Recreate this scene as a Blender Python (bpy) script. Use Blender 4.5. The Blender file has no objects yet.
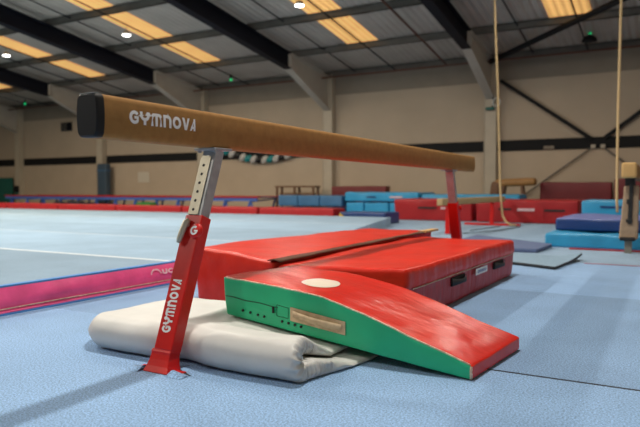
import bpy, math, random
from mathutils import Vector, noise
random.seed(7)
scene = bpy.context.scene
COL = scene.collection
rad = math.radians

# ------------------------------------------------------------------ materials
def new_mat(name):
    m = bpy.data.materials.new(name); m.use_nodes = True
    nt = m.node_tree
    return m, nt, nt.nodes['Principled BSDF']

def mat(name, col, rough=.5, metal=0, var=0, vscale=6, bump=0, bscale=40, bdist=.01, coat=0, sheen=0,
        stretch=(1, 1, 1), emit=0, spec=.5, detail=4):
    m, nt, b = new_mat(name)
    N, L = nt.nodes, nt.links
    b.inputs['Base Color'].default_value = (*col, 1)
    b.inputs['Roughness'].default_value = rough
    b.inputs['Metallic'].default_value = metal
    b.inputs['Specular IOR Level'].default_value = spec
    if coat:
        b.inputs['Coat Weight'].default_value = coat; b.inputs['Coat Roughness'].default_value = .18
    if sheen:
        b.inputs['Sheen Weight'].default_value = sheen; b.inputs['Sheen Roughness'].default_value = .45
    if emit:
        b.inputs['Emission Color'].default_value = (*col, 1); b.inputs['Emission Strength'].default_value = emit
    if var or bump:
        tc = N.new('ShaderNodeTexCoord'); mp = N.new('ShaderNodeMapping')
        mp.inputs['Scale'].default_value = stretch
        L.new(tc.outputs['Object'], mp.inputs['Vector'])
    if var:
        n = N.new('ShaderNodeTexNoise'); n.inputs['Scale'].default_value = vscale; n.inputs['Detail'].default_value = detail
        L.new(mp.outputs[0], n.inputs['Vector'])
        r = N.new('ShaderNodeMapRange'); r.inputs[1].default_value = .3; r.inputs[2].default_value = .7
        r.inputs[3].default_value = 1 - var; r.inputs[4].default_value = 1 + var
        L.new(n.outputs['Fac'], r.inputs[0])
        mx = N.new('ShaderNodeMix'); mx.data_type = 'RGBA'; mx.blend_type = 'MULTIPLY'; mx.inputs[0].default_value = 1
        mx.inputs[6].default_value = (*col, 1)
        L.new(r.outputs[0], mx.inputs[7]); L.new(mx.outputs[2], b.inputs['Base Color'])
    if bump:
        n2 = N.new('ShaderNodeTexNoise'); n2.inputs['Scale'].default_value = bscale; n2.inputs['Detail'].default_value = 3
        L.new(mp.outputs[0], n2.inputs['Vector'])
        bp = N.new('ShaderNodeBump'); bp.inputs['Strength'].default_value = bump; bp.inputs['Distance'].default_value = bdist
        L.new(n2.outputs['Fac'], bp.inputs['Height']); L.new(bp.outputs[0], b.inputs['Normal'])
    return m

def carpet(name, base, rolls, seam_col, seams, speck=.22, seam_from=-99):
    """needle-felt carpet laid in rolls along X: rolls = [(y_start, tint)], seams = [(y, width)]"""
    m, nt, b = new_mat(name)
    N, L = nt.nodes, nt.links
    b.inputs['Roughness'].default_value = .95
    b.inputs['Specular IOR Level'].default_value = .15
    b.inputs['Sheen Weight'].default_value = .22
    b.inputs['Sheen Roughness'].default_value = .4
    b.inputs['Sheen Tint'].default_value = (.85, .93, 1, 1)
    tc = N.new('ShaderNodeNewGeometry')
    sep = N.new('ShaderNodeSeparateXYZ'); L.new(tc.outputs['Position'], sep.inputs[0])
    n1 = N.new('ShaderNodeTexNoise'); n1.inputs['Scale'].default_value = 135; n1.inputs['Detail'].default_value = 3
    n2 = N.new('ShaderNodeTexNoise'); n2.inputs['Scale'].default_value = 2.2; n2.inputs['Detail'].default_value = 5
    for n in (n1, n2): L.new(tc.outputs['Position'], n.inputs['Vector'])
    r1 = N.new('ShaderNodeMapRange'); r1.inputs[1].default_value = .34; r1.inputs[2].default_value = .66
    r1.inputs[3].default_value = 1 - speck; r1.inputs[4].default_value = 1 + speck; L.new(n1.outputs['Fac'], r1.inputs[0])
    r2 = N.new('ShaderNodeMapRange'); r2.inputs[1].default_value = .3; r2.inputs[2].default_value = .7
    r2.inputs[3].default_value = .92; r2.inputs[4].default_value = 1.08; L.new(n2.outputs['Fac'], r2.inputs[0])
    mul = N.new('ShaderNodeMath'); mul.operation = 'MULTIPLY'
    L.new(r1.outputs[0], mul.inputs[0]); L.new(r2.outputs[0], mul.inputs[1])
    cur = None
    val = N.new('ShaderNodeRGB'); val.outputs[0].default_value = (*[c * rolls[0][1] for c in base], 1); cur = val.outputs[0]
    for y0, t in [(a, b if isinstance(b, tuple) else (b,) * 3) for a, b in rolls[1:]]:
        g = N.new('ShaderNodeMath'); g.operation = 'GREATER_THAN'; g.inputs[1].default_value = y0
        L.new(sep.outputs['Y'], g.inputs[0])
        mx = N.new('ShaderNodeMix'); mx.data_type = 'RGBA'
        mx.inputs[7].default_value = (*[c * k for c, k in zip(base, t)], 1)
        L.new(g.outputs[0], mx.inputs[0]); L.new(cur, mx.inputs[6]); cur = mx.outputs[2]
    mm = N.new('ShaderNodeMix'); mm.data_type = 'RGBA'; mm.blend_type = 'MULTIPLY'; mm.inputs[0].default_value = 1
    L.new(cur, mm.inputs[6]); L.new(mul.outputs[0], mm.inputs[7]); cur = mm.outputs[2]
    for y0, w in seams:
        d = N.new('ShaderNodeMath'); d.operation = 'SUBTRACT'; d.inputs[1].default_value = y0; L.new(sep.outputs['Y'], d.inputs[0])
        a = N.new('ShaderNodeMath'); a.operation = 'ABSOLUTE'; L.new(d.outputs[0], a.inputs[0])
        g = N.new('ShaderNodeMath'); g.operation = 'LESS_THAN'; g.inputs[1].default_value = w / 2; L.new(a.outputs[0], g.inputs[0])
        gx = N.new('ShaderNodeMath'); gx.operation = 'GREATER_THAN'; gx.inputs[1].default_value = seam_from; L.new(sep.outputs['X'], gx.inputs[0])
        gm = N.new('ShaderNodeMath'); gm.operation = 'MULTIPLY'; L.new(g.outputs[0], gm.inputs[0]); L.new(gx.outputs[0], gm.inputs[1])
        mx = N.new('ShaderNodeMix'); mx.data_type = 'RGBA'; mx.inputs[7].default_value = (*seam_col, 1)
        L.new(gm.outputs[0], mx.inputs[0]); L.new(cur, mx.inputs[6]); cur = mx.outputs[2]
    L.new(cur, b.inputs['Base Color'])
    bp = N.new('ShaderNodeBump'); bp.inputs['Strength'].default_value = .5; bp.inputs['Distance'].default_value = .004
    L.new(n1.outputs['Fac'], bp.inputs['Height']); L.new(bp.outputs[0], b.inputs['Normal'])
    return m

def corrugated(name, col, rough, period, axis='X', emit=0, bump=.6):
    m, nt, b = new_mat(name)
    N, L = nt.nodes, nt.links
    tc = N.new('ShaderNodeTexCoord')
    w = N.new('ShaderNodeTexWave'); w.bands_direction = axis; w.inputs['Scale'].default_value = 2 * math.pi / (20 * period)
    w.inputs['Distortion'].default_value = 0
    L.new(tc.outputs['Object'], w.inputs['Vector'])
    bp = N.new('ShaderNodeBump'); bp.inputs['Strength'].default_value = bump; bp.inputs['Distance'].default_value = .035
    L.new(w.outputs['Fac'], bp.inputs['Height']); L.new(bp.outputs[0], b.inputs['Normal'])
    n = N.new('ShaderNodeTexNoise'); n.inputs['Scale'].default_value = 1.3; n.inputs['Detail'].default_value = 5
    L.new(tc.outputs['Object'], n.inputs['Vector'])
    r = N.new('ShaderNodeMapRange'); r.inputs[3].default_value = .75; r.inputs[4].default_value = 1.2
    L.new(n.outputs['Fac'], r.inputs[0])
    mx = N.new('ShaderNodeMix'); mx.data_type = 'RGBA'; mx.blend_type = 'MULTIPLY'; mx.inputs[0].default_value = 1
    mx.inputs[6].default_value = (*col, 1); L.new(r.outputs[0], mx.inputs[7])
    L.new(mx.outputs[2], b.inputs['Base Color'])
    b.inputs['Roughness'].default_value = rough
    if emit:
        r2 = N.new('ShaderNodeMapRange'); r2.inputs[3].default_value = .7 * emit; r2.inputs[4].default_value = 1.2 * emit
        L.new(w.outputs['Fac'], r2.inputs[0]); L.new(r2.outputs[0], b.inputs['Emission Strength'])
        L.new(mx.outputs[2], b.inputs['Emission Color'])
    return m

M = {}
M['floor'] = carpet('blue_floor_carpet', (.235, .385, .615), [(-50, 1.0), (2.66, .84), (4.88, 1.08), (7.03, (1.14, 1.02, .88))], (.012, .015, .022), [(2.66, .019)], .40, -1.5)
M['deck'] = carpet('pale_blue_sprung_carpet', (.255, .37, .49), [(-50, .86), (3.93, 1.12), (5.83, 1.0), (7.8, 1.15), (9.75, 1.05)], (.62, .67, .70), [(3.93, .06), (5.83, .035), (9.75, .05)], .12)
M['red'] = mat('red_vinyl', (.60, .020, .008), .36, var=.10, vscale=5, bump=.40, bscale=8, bdist=.022, spec=.24)
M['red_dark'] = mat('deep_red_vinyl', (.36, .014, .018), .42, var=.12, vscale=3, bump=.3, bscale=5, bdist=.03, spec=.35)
M['redside'] = mat('faded_red_vinyl', (.38, .03, .035), .45, var=.14, vscale=14, bump=.5, bscale=16, bdist=.012, spec=.3, stretch=(1, 3, .5))
M['redgloss'] = mat('glossy_red_vinyl', (.60, .016, .007),   .27, var=.06, vscale=4, bump=.30, bscale=10, bdist=.018, spec=.36, stretch=(1.0, 1.7, 1))
M['green'] = mat('green_vinyl', (.014, .44, .21), .42, var=.08, vscale=6, bump=.15, bscale=8, bdist=.012)
M['white_vinyl'] = mat('off_white_vinyl', (.56, .56, .545), .5, var=.07, vscale=5, bump=.25, bscale=7, bdist=.014)
M['pink'] = mat('pink_vinyl', (.72, .075, .23), .45, var=.12, vscale=7, bump=.4, bscale=9, bdist=.015)
M['blue_trim'] = mat('blue_edge_tape', (.05, .22, .55), .6)
M['suede'] = mat('tan_suede', (.31, .155, .045), .8, var=.10, vscale=25, bump=.12, bscale=160, bdist=.002, spec=.25)
M['cap'] = mat('black_plastic', (.010, .010, .011), .5, spec=.2)
M['steel'] = mat('galvanised_steel', (.36, .36, .36), .45, metal=.35, var=.15, vscale=18)
M['plate'] = mat('zinc_plate', (.55, .50, .38), .5, metal=.45, var=.1, vscale=20)
M['paint_red'] = mat('red_powder_coat', (.60, .008, .006), .34, coat=.08, spec=.35, var=.04, vscale=30)
M['white'] = mat('white_print', (.85, .84, .82), .5)
M['cream'] = mat('cream_vinyl', (.68, .60, .50), .4, var=.05, vscale=8)
M['white_dull'] = mat('worn_white_print', (.72, .50, .54), .6, var=.3, vscale=40)
M['black'] = mat('black_webbing', (.010, .010, .011), .7)
M['beige'] = mat('beige_webbing', (.55, .42, .27), .75, var=.15, vscale=30, bump=.3, bscale=90, bdist=.003)
M['piping'] = mat('worn_cream_piping', (.60, .45, .34), .7, var=.45, vscale=60)
M['dkgreen'] = mat('dark_green_thread', (.004, .10, .045), .6)
M['brown'] = mat('brown_velcro', (.10, .04, .02), .85, var=.25, vscale=30)
M['tan'] = mat('tan_strip', (.55, .34, .13), .75)
M['wall'] = mat('cream_painted_block', (.52, .415, .305), .8, var=.05, vscale=1.2, bump=.15, bscale=5, bdist=.01)
M['wall_up'] = mat('cream_wall_lining', (.48, .385, .285), .75, var=.06, vscale=.8)
M['liner'] = mat('grey_brown_liner', (.26, .215, .165), .75, var=.06, vscale=2)
M['wall_grey'] = mat('grey_painted_wall', (.36, .34, .31), .85, var=.05, vscale=1)
M['band'] = mat('black_wall_band', (.012, .012, .013), .7, spec=.2)
M['column'] = mat('cream_painted_steel', (.50, .43, .33), .6, var=.05, vscale=3)
M['haunch'] = mat('pale_painted_steel', (.50, .45, .38), .6, var=.05, vscale=3)
M['rafter'] = mat('dark_navy_steel', (.008, .009, .015), .6, spec=.15)
M['purlin'] = mat('galvanised_purlin', (.125, .115, .10), .55, metal=.2, var=.15, vscale=3)
M['pipe'] = mat('rust_red_pipe', (.13, .045, .025), .6)
M['roof'] = corrugated('roof_liner', (.53, .47, .41), .6, .21, bump=1.0)
M['skylight'] = corrugated('amber_translucent_sheet', (.95, .52, .17), .5, .19, emit=.9, bump=.3)
M['lens'] = mat('lit_lamp_lens', (1, .96, .88), .4, emit=14)
M['lamp_body'] = mat('lamp_housing', (.22, .22, .22), .4, metal=.5)
M['greenled'] = mat('green_indicator', (.01, .6, .18), .4, emit=1.1)
M['cyan'] = mat('light_blue_vinyl', (.03, .31, .57), .36, var=.08, vscale=4, bump=.3, bscale=6, bdist=.03)
M['mid_blue'] = mat('steel_blue_vinyl', (.045, .15, .30), .45, var=.1, vscale=4, bump=.3, bscale=6, bdist=.03)
M['navy'] = mat('navy_vinyl', (.010, .042, .17), .40, var=.08, vscale=4, bump=.3, bscale=6, bdist=.03)
M['violet'] = mat('violet_blue_vinyl', (.16, .20, .50), .38, var=.08, vscale=4, bump=.2, bscale=6, bdist=.03)
M['maroon'] = mat('maroon_vinyl', (.16, .008, .012), .45, var=.1, vscale=4)
M['slate'] = mat('slate_blue_mat', (.105, .145, .27), .85, var=.1, vscale=20)
M['greyblue'] = mat('grey_blue_mat', (.22, .33, .44), .9, var=.12, vscale=30)
M['rubber'] = mat('dark_rubber', (.02, .024, .028), .8)
M['pale_suede'] = mat('pale_tan_suede', (.46, .32, .16), .85, var=.08, vscale=20, spec=.25)
M['rope'] = mat('natural_rope', (.58, .42, .22), .9, bump=.6, bscale=60, bdist=.004, stretch=(1, 1, .5))
M['wood'] = mat('brown_wood', (.16, .075, .035), .6, var=.25, vscale=10, stretch=(1, 6, 6))
M['leather'] = mat('tan_leather', (.34, .17, .05), .5, var=.12, vscale=6)
M['teal'] = mat('teal_balloon', (.01, .24, .26), .35)
M['black_gloss'] = mat('black_balloon', (.008, .008, .009), .3)
M['white_gloss'] = mat('white_balloon', (.55, .53, .5), .35)
M['col_pad'] = mat('blue_grey_pad', (.05, .085, .125), .55, var=.05, vscale=3)
M['green_panel'] = mat('dark_green_board', (.008, .12, .095), .6)
M['paper'] = mat('paper_sheet', (.60, .54, .44), .8)
M['yellow'] = mat('yellow_vinyl', (.65, .40, .03), .5)
M['frame_blue'] = mat('blue_frame_paint', (.06, .13, .42), .45)
M['khaki'] = mat('brown_padded_canvas', (.34, .24, .16), .85, var=.12, vscale=14, bump=.3, bscale=12, bdist=.01)
M['grey_foot'] = mat('grey_painted_foot', (.22, .21, .18), .6)
M['ring'] = mat('white_ring', (.7, .7, .66), .4)
M['bag'] = mat('dark_bag_cloth', (.018, .02, .03), .8)
M['bag_green'] = mat('green_bag_cloth', (.02, .17, .03), .7)

# ------------------------------------------------------------------ mesh helpers
class MB:
    def __init__(s): s.v = []; s.f = []
    def add(s, v, f):
        o = len(s.v); s.v += [tuple(p) for p in v]; s.f += [tuple(i + o for i in q) for q in f]; return s
    def box(s, a, b):
        (x0, y0, z0), (x1, y1, z1) = a, b
        return s.add([(x0, y0, z0), (x1, y0, z0), (x1, y1, z0), (x0, y1, z0), (x0, y0, z1), (x1, y0, z1), (x1, y1, z1), (x0, y1, z1)],
                     [(0, 3, 2, 1), (4, 5, 6, 7), (0, 1, 5, 4), (1, 2, 6, 5), (2, 3, 7, 6), (3, 0, 4, 7)])
    def prism(s, poly, ext):
        """poly: 3-D outline, ext: vector to the far copy"""
        n = len(poly); e = Vector(ext)
        v = [Vector(p) for p in poly] + [Vector(p) + e for p in poly]
        f = [tuple(range(n))[::-1], tuple(range(n, 2 * n))] + [(i, (i + 1) % n, n + (i + 1) % n, n + i) for i in range(n)]
        return s.add(v, f)
    def bar(s, p, q, w, h, up=(0, 0, 1)):
        p, q = Vector(p), Vector(q); d = (q - p).normalized()
        r = d.cross(Vector(up))
        if r.length < 1e-4: r = d.cross(Vector((1, 0, 0)))
        r.normalize(); u = r.cross(d)
        c = [p - r * w / 2 - u * h / 2, p + r * w / 2 - u * h / 2, p + r * w / 2 + u * h / 2, p - r * w / 2 + u * h / 2]
        return s.prism(c, q - p)
    def tube(s, pts, r, n=10, cap=True):
        pts = [Vector(p) for p in pts]; rings = []
        rr = r if isinstance(r, (list, tuple)) else [r] * len(pts)
        prev = None
        for i, p in enumerate(pts):
            d = (pts[min(i + 1, len(pts) - 1)] - pts[max(i - 1, 0)]).normalized()
            if prev is None:
                a = d.cross(Vector((0, 0, 1)))
                if a.length < 1e-3: a = d.cross(Vector((1, 0, 0)))
            else:
                a = prev - d * prev.dot(d)
            a.normalize(); prev = a; b = d.cross(a)
            rings.append([p + (a * math.cos(t) + b * math.sin(t)) * rr[i] for t in [2 * math.pi * k / n for k in range(n)]])
        v = [q for g in rings for q in g]
        f = [(i * n + k, i * n + (k + 1) % n, (i + 1) * n + (k + 1) % n, (i + 1) * n + k) for i in range(len(pts) - 1) for k in range(n)]
        if cap: f += [tuple(range(n))[::-1], tuple(range((len(pts) - 1) * n, len(pts) * n))]
        return s.add(v, f)
    def lathe(s, c, prof, axis=(0, 0, 1), n=24):
        """prof: (radius, height along axis)"""
        ax = Vector(axis).normalized(); a = ax.cross(Vector((0, 0, 1)))
        if a.length < 1e-3: a = Vector((1, 0, 0))
        a.normalize(); b = ax.cross(a); c = Vector(c)
        v = [c + ax * h + (a * math.cos(2 * math.pi * k / n) + b * math.sin(2 * math.pi * k / n)) * max(r, 1e-5) for r, h in prof for k in range(n)]
        f = [(i * n + k, i * n + (k + 1) % n, (i + 1) * n + (k + 1) % n, (i + 1) * n + k) for i in range(len(prof) - 1) for k in range(n)]
        f += [tuple(range(n))[::-1], tuple(range((len(prof) - 1) * n, len(prof) * n))]
        return s.add(v, f)
    def ellipsoid(s, c, rx, ry, rz, tilt=0, n=14, m=8):
        v = []
        for i in range(m + 1):
            t = math.pi * i / m
            for k in range(n):
                p = 2 * math.pi * k / n
                x, y, z = rx * math.sin(t) * math.cos(p), ry * math.sin(t) * math.sin(p), rz * math.cos(t)
                x, z = x * math.cos(tilt) - z * math.sin(tilt), x * math.sin(tilt) + z * math.cos(tilt)
                v.append((c[0] + x, c[1] + y, c[2] + z))
        f = [(i * n + k, (i + 1) * n + k, (i + 1) * n + (k + 1) % n, i * n + (k + 1) % n) for i in range(m) for k in range(n)]
        return s.add(v, f)
    def build(s, name, m, parent=None, smooth=False, loc=None, bevel=0):
        off = Vector(parent_loc(parent)) if parent is not None else Vector(loc or (0, 0, 0))
        me = bpy.data.meshes.new(name)
        me.from_pydata([tuple(Vector(p) - off) for p in s.v], [], s.f)
        me.validate(); me.update()
        me.materials.append(m)
        o = bpy.data.objects.new(name, me); COL.objects.link(o)
        if parent is not None: o.parent = parent
        else: o.location = off
        if smooth:
            for p in me.polygons: p.use_smooth = True
            if smooth == 'auto':
                me.set_sharp_from_angle(angle=rad(40))
        if bevel:
            md = o.modifiers.new('bevel', 'BEVEL'); md.width = bevel; md.segments = 2; md.limit_method = 'ANGLE'
        return o

def parent_loc(p):
    l = Vector((0, 0, 0))
    while p is not None: l = l + p.location; p = p.parent
    return l

def tag(o, label, cat, group=None, kind='thing'):
    o['label'] = label; o['category'] = cat; o['kind'] = kind
    if group: o['group'] = group
    return o

def thing(name, loc, label, cat, group=None):
    o = bpy.data.objects.new(name, None); COL.objects.link(o); o.location = loc; o.empty_display_size = .1
    return tag(o, label, cat, group)

def struct(o, label=None):
    o['kind'] = 'structure'
    if label: o['label'] = label
    return o

def rbox(L, W, H, r, nx, ny, nz, fn):
    """rounded box surface on a grid; fn(x,y,z in 0..L/W/H) -> world. returns {tag: MB}"""
    def axis(D, n):
        rr = min(r, D * .49)
        mid = [rr + (D - 2 * rr) * i / n for i in range(n + 1)]
        return [0, rr * .35, rr * .66] + mid + [D - rr * .66, D - rr * .35, D]
    X, Y, Zs = axis(L, nx), axis(W, ny), axis(H, nz)
    rx, ry, rz = min(r, L * .49), min(r, W * .49), min(r, H * .49)
    def pt(x, y, z):
        q = Vector((min(max(x, rx), L - rx), min(max(y, ry), W - ry), min(max(z, rz), H - rz)))
        d = Vector(((x - q.x) / rx, (y - q.y) / ry, (z - q.z) / rz))
        if d.length > 1e-9: d.normalize()
        return fn(q.x + d.x * rx, q.y + d.y * ry, q.z + d.z * rz)
    out = {}
    def face(tagname, A, B, g, flip):
        mb = MB(); nb = len(B)
        mb.v = [tuple(pt(*g(a, b))) for a in A for b in B]
        for i in range(len(A) - 1):
            for j in range(nb - 1):
                q = (i * nb + j, (i + 1) * nb + j, (i + 1) * nb + j + 1, i * nb + j + 1)
                mb.f.append(q[::-1] if flip else q)
        out[tagname] = mb
    face('top', X, Y, lambda a, b: (a, b, H), False)
    face('bottom', X, Y, lambda a, b: (a, b, 0), True)
    face('y0', X, Zs, lambda a, b: (a, 0, b), False)
    face('y1', X, Zs, lambda a, b: (a, W, b), True)
    face('x0', Y, Zs, lambda a, b: (0, a, b), True)
    face('x1', Y, Zs, lambda a, b: (L, a, b), False)
    return out

def join(d, *tags):
    """merge faces of an rbox welding shared edge vertices"""
    mb = MB(); idx = {}
    for t in tags:
        for q in d[t].f:
            ids = []
            for i in q:
                k = tuple(round(c, 5) for c in d[t].v[i])
                if k not in idx: idx[k] = len(mb.v); mb.v.append(d[t].v[i])
                if not ids or ids[-1] != idx[k]: ids.append(idx[k])
            if len(set(ids)) >= 3: mb.f.append(tuple(dict.fromkeys(ids)))
    return mb
ALL6 = ('top', 'bottom', 'x0', 'x1', 'y0', 'y1')

def nz3(x, y, z): return noise.noise(Vector((x, y, z)))

# lettering: every letter is a set of thick strokes in a box 0..w x 0..1
def stroke(pts, w):
    out = []
    P = [Vector((p[0], p[1])) for p in pts]
    L_, R_ = [], []
    for i, p in enumerate(P):
        a = (P[i] - P[i - 1]).normalized() if i else (P[1] - P[0]).normalized()
        b = (P[i + 1] - P[i]).normalized() if i < len(P) - 1 else a
        na, nb = Vector((-a.y, a.x)), Vector((-b.y, b.x))
        n = (na + nb).normalized(); k = w / 2 / max(.4, n.dot(na))
        L_.append(p + n * k); R_.append(p - n * k)
    return [[L_[i], R_[i], R_[i + 1], L_[i + 1]] for i in range(len(P) - 1)]
def arc(cx, cy, rx, ry, a0, a1, n=14):
    return [(cx + rx * math.cos(rad(a0 + (a1 - a0) * i / n)), cy + ry * math.sin(rad(a0 + (a1 - a0) * i / n))) for i in range(n + 1)]
SW = .25
def letter(ch):
    h = SW / 2
    if ch == 'G': return .86, stroke(arc(.48, .5, .36, .5 - h, 38, 322, 18), SW) + stroke([(.46, .5), (.86, .5)], .2) + stroke([(.76, .58), (.76, .2)], .2)
    if ch == 'Y': return .92, stroke([(h, 1), (h, .72)] + arc(.46, .72, .46 - h, .30, 180, 360, 10) + [(.92 - h, .72), (.92 - h, 1)], SW) + stroke([(.46, .45), (.46, 0)], SW)
    if ch == 'M': return 1.12, stroke([(h, 0), (h, .7)] + arc(.34, .68, .34 - h, .32 - h, 180, 90, 6) + arc(.78, .68, .34 - h, .32 - h, 90, 0, 6) + [(1.12 - h, .7), (1.12 - h, 0)], SW) + stroke([(.56, .9), (.56, 0)], SW * .95)
    if ch == 'N': return .84, stroke([(h, 0), (h, 1 - h), (.46, 1 - h)] + arc(.46, .62, .38 - h, .38 - h, 90, 0, 7) + [(.84 - h, .6), (.84 - h, 0)], SW)
    if ch == 'O': return .92, stroke(arc(.46, .5, .46 - h, .5 - h, 0, 360, 26), SW)
    if ch == 'V': return .74, [[Vector((0, 1)), Vector((.26, 1)), Vector((.52, 0)), Vector((.26, 0))], [Vector((.62, 1)), Vector((.84, 1)), Vector((.52, 0)), Vector((.36, .2))]]
    if ch == 'A': return .62, [[Vector((.42, 1)), Vector((.62, 1)), Vector((.62, 0)), Vector((.40, 0))], [Vector((.34, .72)), Vector((.50, 1)), Vector((.22, 0)), Vector((-.02, 0))], [Vector((.12, .36)), Vector((.5, .36)), Vector((.5, .16)), Vector((.08, .16))]]
    if ch == 'U': return .8, stroke([(h, 1), (h, .45)] + arc(.4, .42, .4 - h, .42 - h, 180, 360, 10) + [(.8 - h, .45), (.8 - h, 1)], SW)
    if ch == 'C': return .8, stroke(arc(.46, .5, .36, .5 - h, 45, 315, 16), SW)
    if ch == 'E': return .7, stroke([(h, 0), (h, 1)], SW) + stroke([(0, 1 - h), (.7, 1 - h)], SW) + stroke([(0, h), (.7, h)], SW) + stroke([(0, .5), (.6, .5)], SW * .8)
    if ch == 'D': return .84, stroke([(h, 0), (h, 1)], SW) + stroke([(0, 1 - h), (.36, 1 - h)] + arc(.36, .5, .48 - h, .5 - h, 90, -90, 12) + [(0, h)], SW)
    return .4, []
def lettering(text, place, length, height, gap=.1):
    """place(u, v) -> world point on the printed surface (u along the text in m, v up in m)"""
    tot = sum(letter(c)[0] for c in text) + gap * (len(text) - 1)
    k = length / tot; mb = MB(); x = 0
    for c in text:
        w, quads = letter(c)
        for q in quads:
            A, B, C, D = [Vector((a.x, a.y)) for a in q]
            n = 5
            vv = []
            for i in range(n + 1):
                for j in range(n + 1):
                    p = (A.lerp(B, i / n)).lerp(D.lerp(C, i / n), j / n)
                    vv.append(place((x + p.x) * k, p.y * height))
            mb.add(vv, [(i * (n + 1) + j, (i + 1) * (n + 1) + j, (i + 1) * (n + 1) + j + 1, i * (n + 1) + j + 1) for i in range(n) for j in range(n)])
        x += w + gap
    return mb

# ------------------------------------------------------------------ the hall
WY = 20.0                                     # long wall
XL, XR, YF = -34.5, 3.2, -11.0                # other walls
RIDGE = 4.5
def zr(y): return 4.98 + .14 * (WY - y) if y >= RIDGE else 4.98 + .14 * (WY - RIDGE) - .14 * (RIDGE - y)

o = MB().add([(XL, YF, 0), (XR, YF, 0), (XR, WY, 0), (XL, WY, 0)], [(0, 1, 2, 3)]).build('floor', M['floor']); struct(o, 'speckled blue carpet floor of the hall')
rf = MB()
for ya, yb in ((YF, RIDGE), (RIDGE, WY)):
    rf.add([(XL, ya, zr(ya)), (XR, ya, zr(ya)), (XR, yb, zr(yb)), (XL, yb, zr(yb))], [(3, 2, 1, 0)])
    rf.add([(XL, ya, zr(ya) + .08), (XR, ya, zr(ya) + .08), (XR, yb, zr(yb) + .08), (XL, yb, zr(yb) + .08)], [(0, 1, 2, 3)])
struct(rf.build('ceiling', M['roof']), 'grey corrugated roof lining')
def blockwall(name, y0, label):
    pass
w = MB().box((XL, WY, 0), (XR, WY + .2, 2.1)).build('wall_back', M['wall']); struct(w, 'cream painted lower wall behind the apparatus')
up = MB()
for i, (a, b) in enumerate(((2.1, 2.78), (2.79, 3.48), (3.49, 4.2))): up.box((XL, WY + .012, a), (XR, WY + .2, b))
up.box((XL, WY + .02, 2.1), (XR, WY + .2, 4.2))
struct(up.build('wall_back', M['wall_up']), 'cream panelled upper wall above the black band')
struct(MB().box((XL, WY - .02, 4.2), (XR, WY + .2, 5.05)).build('wall_back', M['liner']), 'brown grey strip of wall under the eaves')
struct(MB().box((XL, WY - .035, 1.99), (XR, WY + .01, 2.33)).build('trim_1', M['band']), 'black band running along the cream wall')
for nm, x0, x1 in (('wall_left', XL - .2, XL), ('wall_right', XR, XR + .2)):
    mb = MB().prism([(x0, YF, 0), (x0, WY, 0), (x0, WY, zr(WY)), (x0, RIDGE, zr(RIDGE)), (x0, YF, zr(YF))], (x1 - x0, 0, 0))
    struct(mb.build(nm, M['wall']))
struct(MB().box((XL, YF - .2, 0), (XR, YF, zr(YF))).build('wall_front', M['wall']))

# portal frames
FX = [-34.3, -28.6, -22.68, -16.74, -10.86, -5.02, .85]
for i, x in enumerate(FX):
    mb = MB()
    mb.box((x - .19, 19.74, 0), (x + .19, 19.99, 4.9)); mb.box((x - .19, 19.72, 0), (x - .17, 19.74, 4.9)); mb.box((x + .17, 19.72, 0), (x + .19, 19.74, 4.9))
    c = mb.build('column', M['column']); c['group'] = 'portal frame columns'
    struct(c, 'cream boxed column of the long wall')
    rt = bpy.data.objects.new('rafter', None); COL.objects.link(rt); rt.location = (x, 17.3, zr(17.3) - .2)
    rt['group'] = 'portal frame rafters'; struct(rt, 'dark steel rafter with a pale haunch at the wall')
    t, bt = -.20, -.72
    mb = MB()
    for ya, yb in ((17.1, RIDGE), (RIDGE, YF)):
        for (za, zb, hw) in ((t - .03, t, .13), (bt, bt + .03, .13), (bt + .03, t - .03, .012)):
            mb.prism([(x - hw, ya, zr(ya) + za), (x - hw, ya, zr(ya) + zb), (x - hw, yb, zr(yb) + zb), (x - hw, yb, zr(yb) + za)], (2 * hw, 0, 0))
    mb.build('rafter_member', M['rafter'], rt)
    mb = MB()
    ya, yb = 17.1, 19.735
    for (p, q, hw) in (([(ya, zr(ya) + bt), (yb, 3.62)], .03, .13), ([(ya, zr(ya) + t - .03), (yb, zr(yb) + t - .03)], .03, .13)):
        (a, za), (b, zb) = p
        mb.prism([(x - hw, a, za), (x - hw, a, za + q), (x - hw, b, zb + q), (x - hw, b, zb)], (2 * hw, 0, 0))
    mb.prism([(x - .012, ya, zr(ya) + bt), (x - .012, ya, zr(ya) + t), (x - .012, yb, zr(yb) + t), (x - .012, yb, 3.62)], (.024, 0, 0))
    mb.prism([(x - .13, ya, zr(ya) + bt), (x - .13, ya, zr(ya) + t), (x - .13, ya + .025, zr(ya) + t), (x - .13, ya + .025, zr(ya) + bt)], (.26, 0, 0))
    mb.build('haunch', M['haunch'], rt)
# purlins: Z sections running with the wall
for y in (19.75, 17.5, 15.1, 12.7, 10.3, 7.9, 5.6):
    mb = MB().box((XL, y - .01, zr(y) - .2), (XR, y + .01, zr(y) - .005)).box((XL, y - .01, zr(y) - .2), (XR, y + .07, zr(y) - .185)).box((XL, y - .07, zr(y) - .03), (XR, y + .01, zr(y) - .015))
    p = mb.build('purlin', M['purlin']); p['group'] = 'roof purlins'; struct(p, 'galvanised purlin under the roof lining')
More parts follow.
